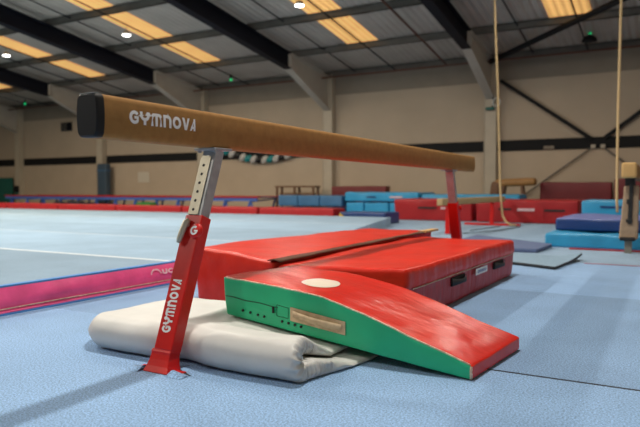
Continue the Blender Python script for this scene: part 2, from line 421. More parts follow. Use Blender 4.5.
# amber roof lights
for i, xc in enumerate((-31.9, -26.1, -20.2, -14.4, -8.38, -2.39)):
    ya, yb = 9.5, 17.5
    mb = MB().add([(xc - .52, ya, zr(ya) - .012), (xc + .52, ya, zr(ya) - .012), (xc + .52, yb, zr(yb) - .012), (xc - .52, yb, zr(yb) - .012)], [(3, 2, 1, 0)])
    s = mb.build('window_%d' % (i + 1), M['skylight']); struct(s, 'amber translucent strip of roof light'); s['group'] = 'amber roof lights'
    mb = MB().tube([(xc + .20, 19.7, zr(19.7) - .23), (xc + .20, 9, zr(9) - .23)], .022, 8)
    s = mb.build('conduit', M['rafter']); struct(s, 'dark conduit under a roof light'); s['group'] = 'roof light conduits'
    mb = MB().tube([(xc - 1.35, 19.7, zr(19.7) - .1), (xc - 1.35, 9, zr(9) - .1)], .02, 8)
    s = mb.build('sag_rod', M['rafter']); struct(s, 'thin dark rod between purlins'); s['group'] = 'sag rods'
struct(MB().tube([(XL, 19.3, 4.72), (XR, 19.3, 4.72)], .028, 8).build('pipe', M['pipe']), 'rust red pipe along the eaves')
struct(MB().tube([(-6.4, 19.6, zr(19.6) - .24), (-6.4, 8, zr(8) - .24)], .03, 8).build('pipe', M['pipe']), 'rust red pipe climbing the roof slope')
# roof and wall bracing in the bay with the ropes
struct(MB().tube([(-4.95, 19.4, 4.72), (.8, 14.6, zr(14.6) - .3)], .08, 10).build('roof_brace', M['band']), 'dark diagonal brace under the roof')
struct(MB().bar((-4.75, 19.9, 4.2), (-2.1, 19.9, 2.28), .11, .04, (0, 1, 0)).build('wall_brace', M['band']), 'black diagonal brace descending from the column')
struct(MB().bar((-1.75, 19.9, 2.28), (.75, 19.9, 4.2), .11, .04, (0, 1, 0)).build('wall_brace', M['band']), 'black diagonal brace rising to the right')
struct(MB().tube([(-2.02, 19.9, 2.06), (-4.85, 19.9, 0)], .022, 8).build('wall_brace', M['purlin']), 'grey thin brace rod below the black band')
struct(MB().tube([(-1.82, 19.9, 2.06), (.7, 19.9, 0)], .022, 8).build('wall_brace', M['purlin']), 'grey thin brace rod falling to the right')
for x in (-2.04, -1.78):
    s = MB().box((x - .06, 19.86, 2.0), (x + .06, 19.96, 2.1)).build('brace_bracket', M['column']); struct(s, 'pale bracket of a brace rod'); s['group'] = 'brace brackets'

# high-bay lamps (one design, copied)
LAMPX = (-20.35, -14.5, -8.35, -1.7)
LAMPY = (13.7, 8.5, 3.3, -2.2, -7.5)
lamp_labels = {(-8.35, 13.7): 'lit round lamp hanging beside the middle amber roof light', (-14.5, 13.7): 'lit round lamp below the amber roof light left of centre',
               (-20.35, 13.7): 'lit round lamp at the far left edge of the roof'}
root0 = None
for x in LAMPX:
    for y in LAMPY:
        zl = 5.45 if y > 10 else 5.75
        if root0 is None:
            root0 = thing('ceiling_lamp', (x, y, zl), '', 'lamp')
            MB().lathe((x, y, zl), [(.11, .02), (.12, .05), (.10, .10), (.05, .14)]).build('housing', M['lamp_body'], root0, True)
            MB().lathe((x, y, zl), [(.105, .0), (.115, .012), (.11, .03)]).build('lens', M['lens'], root0, True)
            MB().tube([(x, y, zl + .13), (x, y, zl + .28)], .01, 6).build('hanger', M['lamp_body'], root0)
            r = root0
        else:
            r = root0.copy(); COL.objects.link(r); r.location = (x, y, zl)
            for ch in root0.children:
                c = ch.copy(); COL.objects.link(c); c.parent = r
        r['label'] = lamp_labels.get((x, y), 'lit round lamp hanging from the roof nearer the beam'); r['group'] = 'round roof lamps'
        if y < 0 and x < -15: continue
        ld = bpy.data.lights.new('lamp_light', 'AREA'); ld.shape = 'DISK'; ld.size = .22
        ld.energy = 90 if y > 10 else (380 if x < -5 else (320 if 0 < y < 5 else 130))
        if x < -12: ld.energy *= 1.15
        ld.color = (1, .93, .82) if x > -12 else (1, .86, .66)
        lo = bpy.data.objects.new('lamp_light', ld); COL.objects.link(lo); lo.location = (x, y, zl - .012)

# small green indicator fittings
for i, (x, y, z, lab) in enumerate(((-14.55, 18.9, 4.88, 'green lit indicator hanging above the long beam'), (-26.74, 18.9, 4.80, 'green lit indicator at the far left under the eaves'),
                                    (-2.07, 18.9, 5.10, 'green lit indicator above the dark dome near the rope'))):
    t = thing('indicator_light', (x, y, z), lab, 'indicator light', 'green indicators')
    MB().lathe((x, y, z), [(.035, 0), (.05, .04), (.03, .09)]).build('lens', M['greenled'], t, True)
    MB().lathe((x, y, z), [(.03, .09), (.055, .10), (.05, .2), (.02, .22)]).build('housing', M['band'], t, True)
    MB().tube([(x, y, z + .2), (x, y, zr(y) - .005)], .012, 6).build('rod', M['band'], t)
t = thing('dome_fitting', (-2.06, 18.7, 4.86), 'black dome shaped fitting under the roof near the second rope', 'ceiling fitting')
MB().lathe((-2.06, 18.7, 4.86), [(.20, 0), (.19, .06), (.13, .13), (.04, .17), (.015, .18)]).build('dome', M['band'], t, True)
MB().tube([(-2.06, 18.7, 5.03), (-2.06, 18.7, zr(18.7))], .012, 6).build('rod', M['band'], t)

# fittings on the wall
tag(MB().box((-20.53, 19.975, 1.1), (-19.86, 19.995, 1.56)).build('wall_poster', M['paper'], loc=(-20.2, 19.99, 1.1)), 'pale paper sheet fixed to the cream wall under the beam', 'poster')
t = thing('wall_vent', (-25.18, 19.98, 3.58), 'dark square vent high on the cream wall left of the beam', 'vent')
MB().box((-25.54, 19.93, 3.58), (-24.83, 20.01, 3.98)).build('frame', M['rafter'], t)
for k in range(5): MB().box((-25.5, 19.915, 3.62 + .07 * k), (-25.1, 19.94, 3.655 + .07 * k)).build('slat', M['purlin'], t)
t = thing('column_pad', (-22.2, 19.55, 0), 'blue grey padding wrapped round a wall column', 'pad')
d = rbox(.56, .30, 1.95, .05, 3, 3, 6, lambda x, y, z: (x - 22.49, y + 19.41, z))
join(d, *ALL6).build('pad_cover', M['col_pad'], t, True)
MB().box((-22.50, 19.40, 1.62), (-21.92, 19.71, 1.66)).build('strap', M['mid_blue'], t)
tag(MB().box((-31.3, 19.7, 0), (-29.03, 19.78, 1.39)).build('green_board', M['green_panel'], loc=(-30.1, 19.74, 0)), 'dark green board standing at the foot of the wall, far left', 'board')
t = thing('soap_dispenser', (-28.62, 19.66, .58), 'small dark box on the column beside the green board', 'wall box')
MB().box((-28.76, 19.62, .66), (-28.48, 19.718, .98)).build('box_body', M['band'], t, bevel=.02)
MB().box((-28.72, 19.62, .56), (-28.52, 19.71, .64)).build('nozzle', M['green_panel'], t)
t = thing('wall_sign', (-3.3, 19.94, 2.02), 'small pale plate on the black wall band', 'sign')
MB().box((-3.44, 19.945, 2.015), (-3.14, 19.97, 2.115)).build('plate', M['liner'], t)

# balloon garland
t = thing('balloon_garland', (-13.7, 19.85, 1.9), 'hanging garland of teal, black and white balloons on the wall', 'garland')
n = 17
for i in range(n):
    s = i / (n - 1); x = -15.75 + 4.2 * s
    z = 2.42 - .52 * (1 - (2 * s - 1) ** 2) + .07 * s
    m = ('white_gloss', 'teal', 'white_gloss', 'black_gloss')[i % 4]
    MB().ellipsoid((x, 19.82, z), .20, .11, .125, tilt=.5 if m != 'white_gloss' else .8, n=12, m=7).build('balloon', M[m], t, True)

# ------------------------------------------------------------------ sprung floor
SZ = .172
t = thing('sprung_floor', (-12, 5, 0), 'pale blue sprung exercise floor with a pink skirt', 'sprung floor')
MB().prism([(-21.5, -4, 0), (-3.63, -4, 0), (-3.63, 6.5, 0), (-5.35, 12.6, 0), (-21.5, 12.6, 0)], (0, 0, SZ)).build('carpet_deck', M['deck'], t)
def skirt_strip(za, zb, xa, xb, ya, yb, amp, n=120, m=6):
    mb = MB()
    for i in range(n + 1):
        y = ya + (yb - ya) * i / n
        for j in range(m + 1):
            s = j / m; z = za + (zb - za) * s
            b = math.sin(math.pi * s)
            mb.v.append((xa + (xb - xa) * s + b * (.012 + amp * nz3(y * 2.3, z * 9, 1.7) + amp * .6 * nz3(y * 7, z * 14, 5)), y, z + .004 * nz3(y * 3, 4, z)))
    for i in range(n):
        for j in range(m):
            a = i * (m + 1) + j; mb.f.append((a, a + m + 1, a + m + 2, a + 1))
    return mb
MB().box((-3.66, -4, .155), (-3.612, 6.5, SZ + .004)).build('edge_tape', M['blue_trim'], t, bevel=.004)
skirt_strip(.038, .163, -3.575, -3.605, -4, 6.6, .012).build('skirt', M['pink'], t, True)
skirt_strip(.008, .028, -3.562, -3.585, -4, 6.6, .008, m=4).build('lower_skirt', M['pink'], t, True)
MB().tube([(-3.566 + .004 * nz3(y * 2, 0, 0), y, .036 + .003 * nz3(y * 2, 9, 0)) for y in [-4 + .12 * k for k in range(89)]], .0035, 6).build('piping', M['piping'], t, True)
MB().box((-3.60, -4, .0), (-3.545, 6.6, .010)).build('base_tape', M['blue_trim'], t)
# print on the skirt: an arch mark and rounded letters
pl = lambda u, v: (-3.5640 - (v) * .30, 3.60 + u, .092 + v)
mb = lettering('UCCU', lambda u, v: pl(.125 + u, v), .26, .038, .12)
for q in stroke(arc(.055, 0, .055, .045, 10, 170, 12), .010): mb.add([pl(a.x, a.y) for a in q], [(0, 1, 2, 3)])
mb.build('skirt_print', M['white_dull'], t)

# red pads along the far edge of the sprung floor
def pad(name, x0, x1, y0, y1, z0, z1, m, label, cat, group=None, r=.03, wob=.012, rot=0, parent=None, tags=ALL6, seed=0, nx=12, lean=0):
    cx, cy = (x0 + x1) / 2, (y0 + y1) / 2
    L, W, H = x1 - x0, y1 - y0, z1 - z0
    def fn(x, y, z):
        u, v = x - L / 2, y - W / 2
        top = z / H
        dx = wob * nz3(x * 2.2 + seed, y * 2.2, z * 3)
        dy = wob * nz3(x * 2.2 + seed, y * 2.2 + 7, z * 3 + 3)
        dz = wob * 1.2 * top * nz3(x * 2.5, y * 2.5 + seed, 9)
        u += dx + lean * top; v += dy
        return (cx + u * math.cos(rot) - v * math.sin(rot), cy + u * math.sin(rot) + v * math.cos(rot), z0 + max(z + dz, 0))
    d = rbox(L, W, H, min(r, H * .45), nx, 6, 3, fn)
    mb = join(d, *tags)
    if parent is not None: return mb.build(name, m, parent, True)
    return tag(mb.build(name, m, None, True, loc=(cx, cy, z0)), label, cat, group)
xs = [-21.4, -18.9, -16.4, -13.9, -11.4, -8.9, -6.75]
for i in range(6):
    lab = ['red edging pad at the far left end of the row', 'red edging pad below the padded column', 'red edging pad under the paper sheet', 'red edging pad behind the steel post of the beam leg',
           'red edging pad behind the red mats, below the garland', 'red edging pad at the end nearest the dark blue pad'][i]
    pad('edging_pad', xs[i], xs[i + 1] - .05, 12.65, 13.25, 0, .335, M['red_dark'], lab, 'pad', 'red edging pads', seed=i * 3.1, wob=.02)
t = thing('blue_edging_pad', (-6.1, 13.0, 0), 'dark blue low pad at the end of the red edging pads', 'pad')
pad('pad_cover', -6.70, -5.55, 12.75, 13.6, 0, .26, M['navy'], '', '', parent=t)
MB().prism([(-6.70, 12.68, .06), (-6.40, 12.68, .06), (-6.66, 12.68, .24)], (0, .03, 0)).build('corner_flap', M['yellow'], t)['label'] = 'yellow corner flap'

# ------------------------------------------------------------------ the balance beam
BX, BY0, BY1, BZ0, BZ1 = -1.880, 1.578, 6.578, .965, 1.125
def half(z):                                  # bulged cross-section
    s = (z - BZ0) / (BZ1 - BZ0)
    return .048 + .008 * (1 - (2 * s - 1) ** 2)
def beam_ring(y, sc=1.0):
    pts = []
    zc = (BZ0 + BZ1) / 2; r = .014
    ss = [r, .022, .03, .04, .05, .06, .07, .08, .09, .10, .11, .12, .13, .138, .16 - r]
    right = [(half(BZ0 + q), BZ0 + q) for q in ss]
    a = [(.048 - r, BZ0)] + [(.048 - r + r * math.sin(t), BZ0 + r - r * math.cos(t)) for t in (.5, 1.05)] + right
    a += [(.048 - r + r * math.sin(t), BZ1 - r + r * math.cos(t)) for t in (1.05, .5)] + [(.048 - r, BZ1)]
    ring = [(x, z) for x, z in a] + [(-x, z) for x, z in a[::-1]]
    return [(BX + x * sc, y, zc + (z - zc) * sc) for x, z in ring]
def loft(rings):
    mb = MB(); n = len(rings[0])
    for g in rings: mb.v += g
    for i in range(len(rings) - 1):
        for k in range(n): mb.f.append((i * n + k, i * n + (k + 1) % n, (i + 1) * n + (k + 1) % n, (i + 1) * n + k))
    mb.f.append(tuple(range(n))[::-1]); mb.f.append(tuple(range((len(rings) - 1) * n, len(rings) * n)))
    return mb
t = beam = thing('balance_beam', (BX, 4.08, 0), 'long tan suede balance beam on slanted red legs over red mats', 'balance beam')
b = loft([beam_ring(y) for y in [BY0 + .034 + (BY1 - BY0 - .078) * k / 20 for k in range(21)]]).build('beam_body', M['suede'], t, 'auto')
loft([beam_ring(BY0, .93), beam_ring(BY0 + .006, .99), beam_ring(BY0 + .012, 1.008), beam_ring(BY0 + .036, 1.008)]).build('end_cap', M['cap'], t, 'auto')
loft([beam_ring(BY1 - .046, 1.012), beam_ring(BY1 - .012, 1.012), beam_ring(BY1 - .004, .97), beam_ring(BY1, .92)]).build('end_cap', M['suede'], t, 'auto')['label'] = 'tan far end cap'
MB().box((BX - .040, BY0 + .004, BZ1 + .0005), (BX + .040, BY0 + .030, BZ1 + .0035)).build('cap_strip', M['steel'], t)['label'] = 'bright metal strip on top of the cap'
lettering('GYMNOVA', lambda u, v: (BX + half(1.027 + v) + .0009, 1.733 + u, 1.027 + v), .381, .052, .13).build('beam_lettering', M['white'], t)

def make_leg(ytop, ybase, sgn):
    """slanted leg; sgn=-1 for the near leg (base towards -Y)"""
    LX = BX + .006; top = Vector((LX, ytop, BZ0 - .004)); base = Vector((LX, ybase, 0))
    d = (top - base).normalized()
    nf = Vector((0, sgn * d.z, -sgn * d.y)) if sgn < 0 else Vector((0, d.z, -d.y))      # outward face normal
    nf = Vector((0, -d.z, d.y)) if sgn < 0 else Vector((0, d.z, -d.y))
    ex = Vector((1, 0, 0)); Lg = (top - base).length
    def P(tt, a, bq): return base + d * tt + ex * a + nf * bq
    def prismleg(t0, t1, w, h, w1=None, h1=None):
        w1 = w1 or w; h1 = h1 or h
        c0 = [P(t0, -w / 2, -h / 2), P(t0, w / 2, -h / 2), P(t0, w / 2, h / 2), P(t0, -w / 2, h / 2)]
        c1 = [P(t1, -w1 / 2, -h1 / 2), P(t1, w1 / 2, -h1 / 2), P(t1, w1 / 2, h1 / 2), P(t1, -w1 / 2, h1 / 2)]
        mb = MB().add(c0 + c1, [(0, 1, 2, 3), (7, 6, 5, 4), (0, 4, 5, 1), (1, 5, 6, 2), (2, 6, 7, 3), (3, 7, 4, 0)])
        return mb
    leg = prismleg(.085, .690, .098, .066).build('leg', M['paint_red'], beam, bevel=.005)
    prismleg(.62, Lg - .006, .076, .058).build('post', M['steel'], leg, bevel=.003)
    mb = MB(); hf = .0295
    c = [P(.692, -.0385, hf), P(.692, .020, hf), P(Lg - .05, .020, hf), P(Lg - .045, -.030, hf), P(Lg - .06, -.0385, hf)]
    mb.prism(c, nf * .004).build('hole_plate', M['plate'], leg)
    for k in range(6):
        tt = .715 + k * .043
        MB().lathe(P(tt, -.012, hf + .0035), [(.0072, 0), (.0072, .001)], nf, 12).build('pin_hole', M['black'], leg)
    # fixing plate under the beam
    MB().box((BX - .062, ytop - .065, BZ0 - .012), (BX + .062, ytop + .065, BZ0 - .0005)).build('top_bracket', M['steel'], leg, bevel=.002)
    for sx in (-1, 1): MB().lathe((BX + sx * .045, ytop - sgn * -.045, BZ0 - .022), [(.009, 0), (.009, .011)], (0, 0, 1), 6).build('bolt', M['steel'], leg)
    # clamp knob with its mark, and the clamp lever
    kb = MB().lathe(P(.612, .038, .033), [(.034, 0), (.035, .004), (.033, .014), (.028, .017), (.004, .018)], nf, 28).build('clamp_knob', M['paint_red'], leg, True)
    w_, quads = letter('G'); mb = MB(); c0 = P(.612, .038, .0335) + nf * .0185
    ring = stroke(arc(0, 0, .0165, .0165, 55, 350, 22), .0095) + stroke([(.0, -.002), (.021, -.002)], .008)
    for q in ring:
        mb.add([c0 + ex * a.x * (1 if sgn < 0 else -1) + d * a.y for a in q], [(0, 1, 2, 3)])
    mb.build('knob_mark', M['white'], leg)
    lv = MB()
    lv.tube([P(.662, -.012, .044), P(.650, -.022, .048), P(.610, -.030, .050), P(.570, -.037, .050), P(.552, -.039, .048)], [.011, .0155, .015, .013, .009], 10)
    lv.tube([P(.64, -.02, .02), P(.64, -.022, .046)], .010, 8)
    lv.build('clamp_lever', M['plate'], leg, True)
    # printed name up the sleeve
    if sgn < 0:
        lettering('GYMNOVA', lambda u, v: P(.158 + u, .020 - v, .0338), .232, .050, .12).build('leg_lettering', M['white'], leg)
    # flared foot
    rings = []
    for tt, w, h in ((.098, .106, .068), (.088, .110, .072), (.078, .106, .068), (.055, .108, .070), (.028, .120, .076), (.0, .140, .086)):
        cz = base + d * tt
        hy = h / 2
        rings.append([(BX - w / 2, cz.y - hy, max(cz.z, .001)), (BX + w / 2, cz.y - hy, max(cz.z, .001)), (BX + w / 2, cz.y + hy, max(cz.z, .001)), (BX - w / 2, cz.y + hy, max(cz.z, .001))])
    mb = MB()
    for g in rings[::-1]: mb.v += g
    for i in range(len(rings) - 1):
        for k in range(4): mb.f.append((i * 4 + k, i * 4 + (k + 1) % 4, (i + 1) * 4 + (k + 1) % 4, (i + 1) * 4 + k))
    mb.f += [(3, 2, 1, 0), tuple(range(len(mb.v) - 4, len(mb.v)))]
    mb.build('foot', M['paint_red'], leg, bevel=.004)
    # base bar in the slit of the carpet
    MB().box((BX - .125, ybase + .004, .001), (BX + .115, ybase + .026, .006)).build('base_bar', M['paint_red'], leg)
    return leg
make_leg(2.306, 1.952, -1)
make_leg(5.86, 6.20, 1)
# carpet flaps lifted round the foot
t = thing('carpet_slit', (BX, 1.955, 0), 'slit in the blue carpet round the red foot of the beam', 'carpet slit')
for s in (-1, 1):
    mb = MB()
    for i in range(11):
        q = i / 10; x = BX + s * (.079 + .075 * q)
        zt = .016 * (1 - q) ** 1.2 + .004
        mb.v += [(x, 1.895 - .008 * (1 - q), .001), (x, 1.928 - .004 * q, zt), (x, 1.942 + .004 * q, zt * .85), (x, 1.942 + .004 * q, .002)]
    for i in range(10):
        for k in range(3): mb.f.append((i * 4 + k, i * 4 + k + 1, i * 4 + k + 5, i * 4 + k + 4))
    mb.build('carpet_flap', M['floor'], t, True)
    MB().prism([(BX + s * .06, 1.944, .0018), (BX + s * .165, 1.952, .0018), (BX + s * .06, 2.0, .0018)], (0, 0, .0006)).build('slit_gap', M['rubber'], t)

# ------------------------------------------------------------------ red landing mats under the beam
def mat_quad(c00, c10, c11, c01, ztop, r, nx, ny, nz, extra, H):
    def fn(x, y, z):
        u, v, w = x, y, z / H
        P = [(1 - u) * (1 - v) * c00[k] + u * (1 - v) * c10[k] + u * v * c11[k] + (1 - u) * v * c01[k] for k in (0, 1)]
        return extra(P[0], P[1], w, u, v)
    return fn
def big_mat(c00, c10, c11, c01, h, extra, r=.05, nx=18, ny=36, nz=7):
    L = math.dist(c00, c10); W = math.dist(c00, c01)
    def fn(x, y, z):
        u, v = x / L, y / W
        p = [(1 - u) * (1 - v) * c00[k] + u * (1 - v) * c10[k] + u * v * c11[k] + (1 - u) * v * c01[k] for k in (0, 1)]
        return extra(p[0], p[1], z, u, v, h)
    return rbox(L, W, h, r, nx, ny, nz, fn)
def ex1(x, y, z, u, v, h):
    w = z / h
    zz = z * (1 - .10 * u * (1 - v) * w - .05 * v * w)
    zz += w * .012 * nz3(x * 3, y * 3, 2) + w * .010 * math.sin(math.pi * min(1, max(0, v)))
    mid = math.sin(math.pi * w)
    if v < .05: y += -.008 * mid + .009 * nz3(x * 24 + z * 9, 3, z * 3); x += .004 * nz3(x * 5, 1, z * 8)
    if u < .05: x += -.006 * mid + .005 * nz3(y * 9, z * 7, 4)
    return (x, y, max(zz, .002))
d = big_mat((-2.90, 3.37), (-2.12, 3.17), (-2.13, 6.08), (-2.83, 6.12), .372, ex1, r=.022)
t = thing('landing_mat', (-2.5, 4.7, 0), 'thick red landing mat left of the brown seam under the beam', 'mat', 'red landing mats under the beam')
join(d, *ALL6).build('cover', M['red'], t, True)
H2 = .322; SEAM = .205
def ex2(x, y, z, u, v, h):
    w = z / h
    zz = z + w * .012 * nz3(x * 3.3, y * 2.2, 6) + w * .008 * math.sin(math.pi * v) - w * .012 * (1 - u) * (1 - v)
    mid = math.sin(math.pi * w)
    if u > .95:
        x += .010 * mid + .009 * nz3(y * 20, z * 2.0, 4) * (.5 + .8 * (1 - w)) + .010 * nz3(y * 5, z * 4, 8)
        x += (.010 if z > SEAM else -.004) * min(1, abs(z - SEAM) / .015)
    if v < .05: y += -.008 * mid + .008 * nz3(x * 9, z * 5, 4)
    return (x, y, max(zz, .002))
C2 = ((-2.10, 3.17), (-1.29, 3.25), (-1.235, 5.70), (-2.115, 5.72))
t = thing('landing_mat', (-1.7, 4.8, 0), 'thick red landing mat with black handles and white label behind the wedge', 'mat', 'red landing mats under the beam')
d = big_mat(*C2, H2, ex2, r=.026, ny=110, nz=12)
full = join(d, *ALL6)
upper, lower = MB(), MB()
for q in full.f:
    zc = sum(full.v[i][2] for i in q) / len(q)
    (upper if zc > SEAM * .985 else lower).f.append(q)
for mb in (upper, lower):
    ids = sorted({i for q in mb.f for i in q}); mp = {a: k for k, a in enumerate(ids)}
    mb.v = [full.v[i] for i in ids]; mb.f = [tuple(mp[i] for i in q) for q in mb.f]
upper.build('cover', M['red'], t, True); lower.build('side_panel', M['redside'], t, True)['label'] = 'duller red side panel below the seam'
def xr(y): return C2[1][0] + (C2[2][0] - C2[1][0]) * (y - C2[1][1]) / (C2[2][1] - C2[1][1])
MB().tube([(xr(y) + .014 + .004 * nz3(y * 9, 0, 0), y, SEAM + .003 * nz3(y * 7, 2, 2)) for y in [3.33 + .04 * k for k in range(58)]], .004, 6).build('seam_piping', M['piping'], t, True)
for y in (4.14, 5.18):
    hb = MB().box((xr(y) - .005, y - .15, .130), (xr(y) + .017, y + .15, .188)).build('handle', M['black'], t, bevel=.006)
    mb = MB()
    for i in range(13):
        q = i / 12; yy = y - .15 + .3 * q; bow = .030 * math.sin(math.pi * q); pinch = .025 - .011 * math.sin(math.pi * q)
        xx = xr(yy) + .018 + bow
        mb.v += [(xx, yy, .158 - pinch), (xx, yy, .158 + pinch), (xx + .005, yy, .158 + pinch), (xx + .005, yy, .158 - pinch)]
    for i in range(12):
        for k in range(4): mb.f.append((i * 4 + k, i * 4 + (k + 1) % 4, i * 4 + 4 + (k + 1) % 4, i * 4 + 4 + k))
    mb.build('strap', M['black'], hb, True)
pt = MB().add([(xr(y) + .0245, y, z) for y, z in ((4.50, .145), (4.80, .145), (4.80, .192), (4.50, .192))], [(0, 1, 2, 3)]).build('label_patch', M['white'], t)
lettering('GYMNOVA', lambda u, v: (xr(4.54 + u) + .0262, 4.54 + u, .158 + v), .22, .020).build('patch_print', M['frame_blue'], pt)
# hook and loop cover strip over the joint of the two mats
mb = MB(); ys = [3.16 + (6.12 - 3.16) * k / 40 for k in range(41)]
for y in ys:
    q = (y - 3.22) / 2.9
    for a in range(7):
        s = a / 6; wv = .050 if q < .12 else .050 - .022 * min(1, (q - .12) / .1)
        x = -2.112 - wv + 2 * wv * s + .02 * nz3(y * 3, s * 1, 3)
        zb = .350 + .012 * q + .005 * nz3(y * 4, s * 3, 1) - .012 * (1 - q)
        mb.v.append((x, y, zb + .010 * math.sin(math.pi * s)))
for i in range(40):
    for a in range(6):
        k = i * 7 + a; mb.f.append((k, k + 1, k + 8, k + 7))
js = tag(mb.build('joining_strip', M['brown'], None, True, loc=(-2.11, 4.7, .33)), 'brown strip bridging the joint between the two red mats', 'strip')
md = js.modifiers.new('thickness', 'SOLIDIFY'); md.thickness = .006
MB().bar((-2.11, 5.75, .364), (-2.125, 6.17, .362), .075, .022).build('strip_end', M['tan'], js, bevel=.004)['label'] = 'tan end of the strip'

# ------------------------------------------------------------------ green and red wedge
WX0, WX1, WY0, WY1 = -1.932, -.690, 2.462, 3.060
def wedge_bot(x): return max(.004, .147 - .147 * (x - WX0) / (1.25))
def wedge_top(x):
    xc = -1.375
    a = .336 - .050 * (x - WX0) / (xc - WX0)
    b = .288 - .232 * (x - xc) / (WX1 - xc)
    k = .018
    return -k * math.log(math.exp(-a / k) + math.exp(-b / k)) + .004
def exw(x, y, z):
    X = WX0 + x; w = z / .2; v = (y) / (WY1 - WY0)
    zz = wedge_bot(X) + w * (wedge_top(X) - wedge_bot(X))
    X2 = X - .02 * w * (1 if x < .1 else 0) + .065 * v
    cz = wedge_bot(X)
    bul = math.sin(math.pi * min(1, max(0, w)))
    Yw = WY0 + y
    if y < .03: Yw += -.006 * bul + .006 * nz3(X * 6, z * 8, 2)
    zz += w * (.007 * nz3(X * 4, y * 5, 3) + .0035 * nz3(X * 14, y * 9, 6) * (1 if x < .6 else .6))
    return (X2, Yw, zz)
d = rbox(WX1 - WX0, WY1 - WY0, .2, .012, 54, 26, 6, exw)
t = thing('wedge_mat', (-1.3, 2.78, 0), 'red and green wedge mat with a white spot, tipped on the folded white mat', 'wedge mat')
join(d, 'top', 'x1').build('top_cover', M['redgloss'], t, True)
join(d, 'y0', 'y1', 'x0', 'bottom').build('side_panel', M['green'], t, True)['label'] = 'green side panel'
pp = []
for k in range(60):
    x = .022 + (WX1 - WX0 - .03) * k / 59
    p = exw(x, .006, .194); pp.append((p[0], p[1] - .001, p[2] + .002))
MB().tube(pp, .0042, 6).build('edge_piping', M['piping'], t, True)
p1 = [exw(WX1 - WX0 - .004, .006, z) for z in (.004, .06, .12, .19)]
MB().tube([(p[0], p[1] - .002, p[2]) for p in p1], .006, 6).build('corner_piping', M['piping'], t, True)
mb = MB(); cx, cy, R = -1.545 - WX0, 2.695 - WY0, .093
mb.v.append(tuple(Vector(exw(cx, cy, .2)) + Vector((0, 0, .0022))))
for j in (1, 2, 3):
    for k in range(36):
        a = 2 * math.pi * k / 36
        mb.v.append(tuple(Vector(exw(cx + R * j / 3 * math.cos(a), cy + R * j / 3 * math.sin(a), .2)) + Vector((0, 0, .0022))))
for k in range(36):
    mb.f.append((0, 1 + k, 1 + (k + 1) % 36))
    for j in (0, 1): mb.f.append((1 + j * 36 + k, 37 + j * 36 + k, 37 + j * 36 + (k + 1) % 36, 1 + j * 36 + (k + 1) % 36))
mb.build('spot', M['cream'], t, True)['label'] = 'white round spot'
YF_ = WY0 - .0068
def side(px, pz, off=0): return (px, YF_ - off, pz)
# carry handle: webbing patch with a stitched strap
hd = MB().prism([side(-1.548, .157), side(-1.258, .121), side(-1.258, .182), side(-1.548, .222)], (0, -.004, 0)).build('handle', M['beige'], t, bevel=.002)
mb = MB()
for i in range(15):
    q = i / 14; x = -1.53 + .255 * q; zc = .192 - .037 * q; o_ = .006 + .020 * math.sin(math.pi * q)
    mb.v += [side(x, zc - .014, o_), side(x, zc + .014, o_), side(x, zc + .014, o_ + .004), side(x, zc - .014, o_ + .004)]
for i in range(14):
    for k in range(4): mb.f.append((i * 4 + k, i * 4 + (k + 1) % 4, i * 4 + 4 + (k + 1) % 4, i * 4 + 4 + k))
mb.build('strap', M['beige'], hd, True)
zp = MB().tube([side(-1.93 + .31 * k / 12, .243 - .030 * k / 12 + .002 * math.sin(k), .001) for k in range(13)], .0022, 6).build('zip', M['dkgreen'], t)
MB().tube([side(-1.644, .214, .004), side(-1.64, .185, .008)], .006, 6).build('zip_pull', M['black'], zp)
MB().tube([side(*p, .001) for p in ((-1.625, .225), (-1.560, .215), (-1.560, .165), (-1.625, .172), (-1.625, .225))], .0013, 6).build('zip_pocket', M['dkgreen'], zp)
for (x, z) in ((-1.824, .179), (-1.779, .173), (-1.734, .166), (-1.697, .161), (-1.595, .148), (-1.560, .144), (-1.524, .139), (-1.491, .134)):
    MB().lathe(side(x, z, -.004), [(.0055, 0), (.0065, .007), (.003, .008)], (0, -1, 0), 10).build('eyelet', M['black'], t, True)

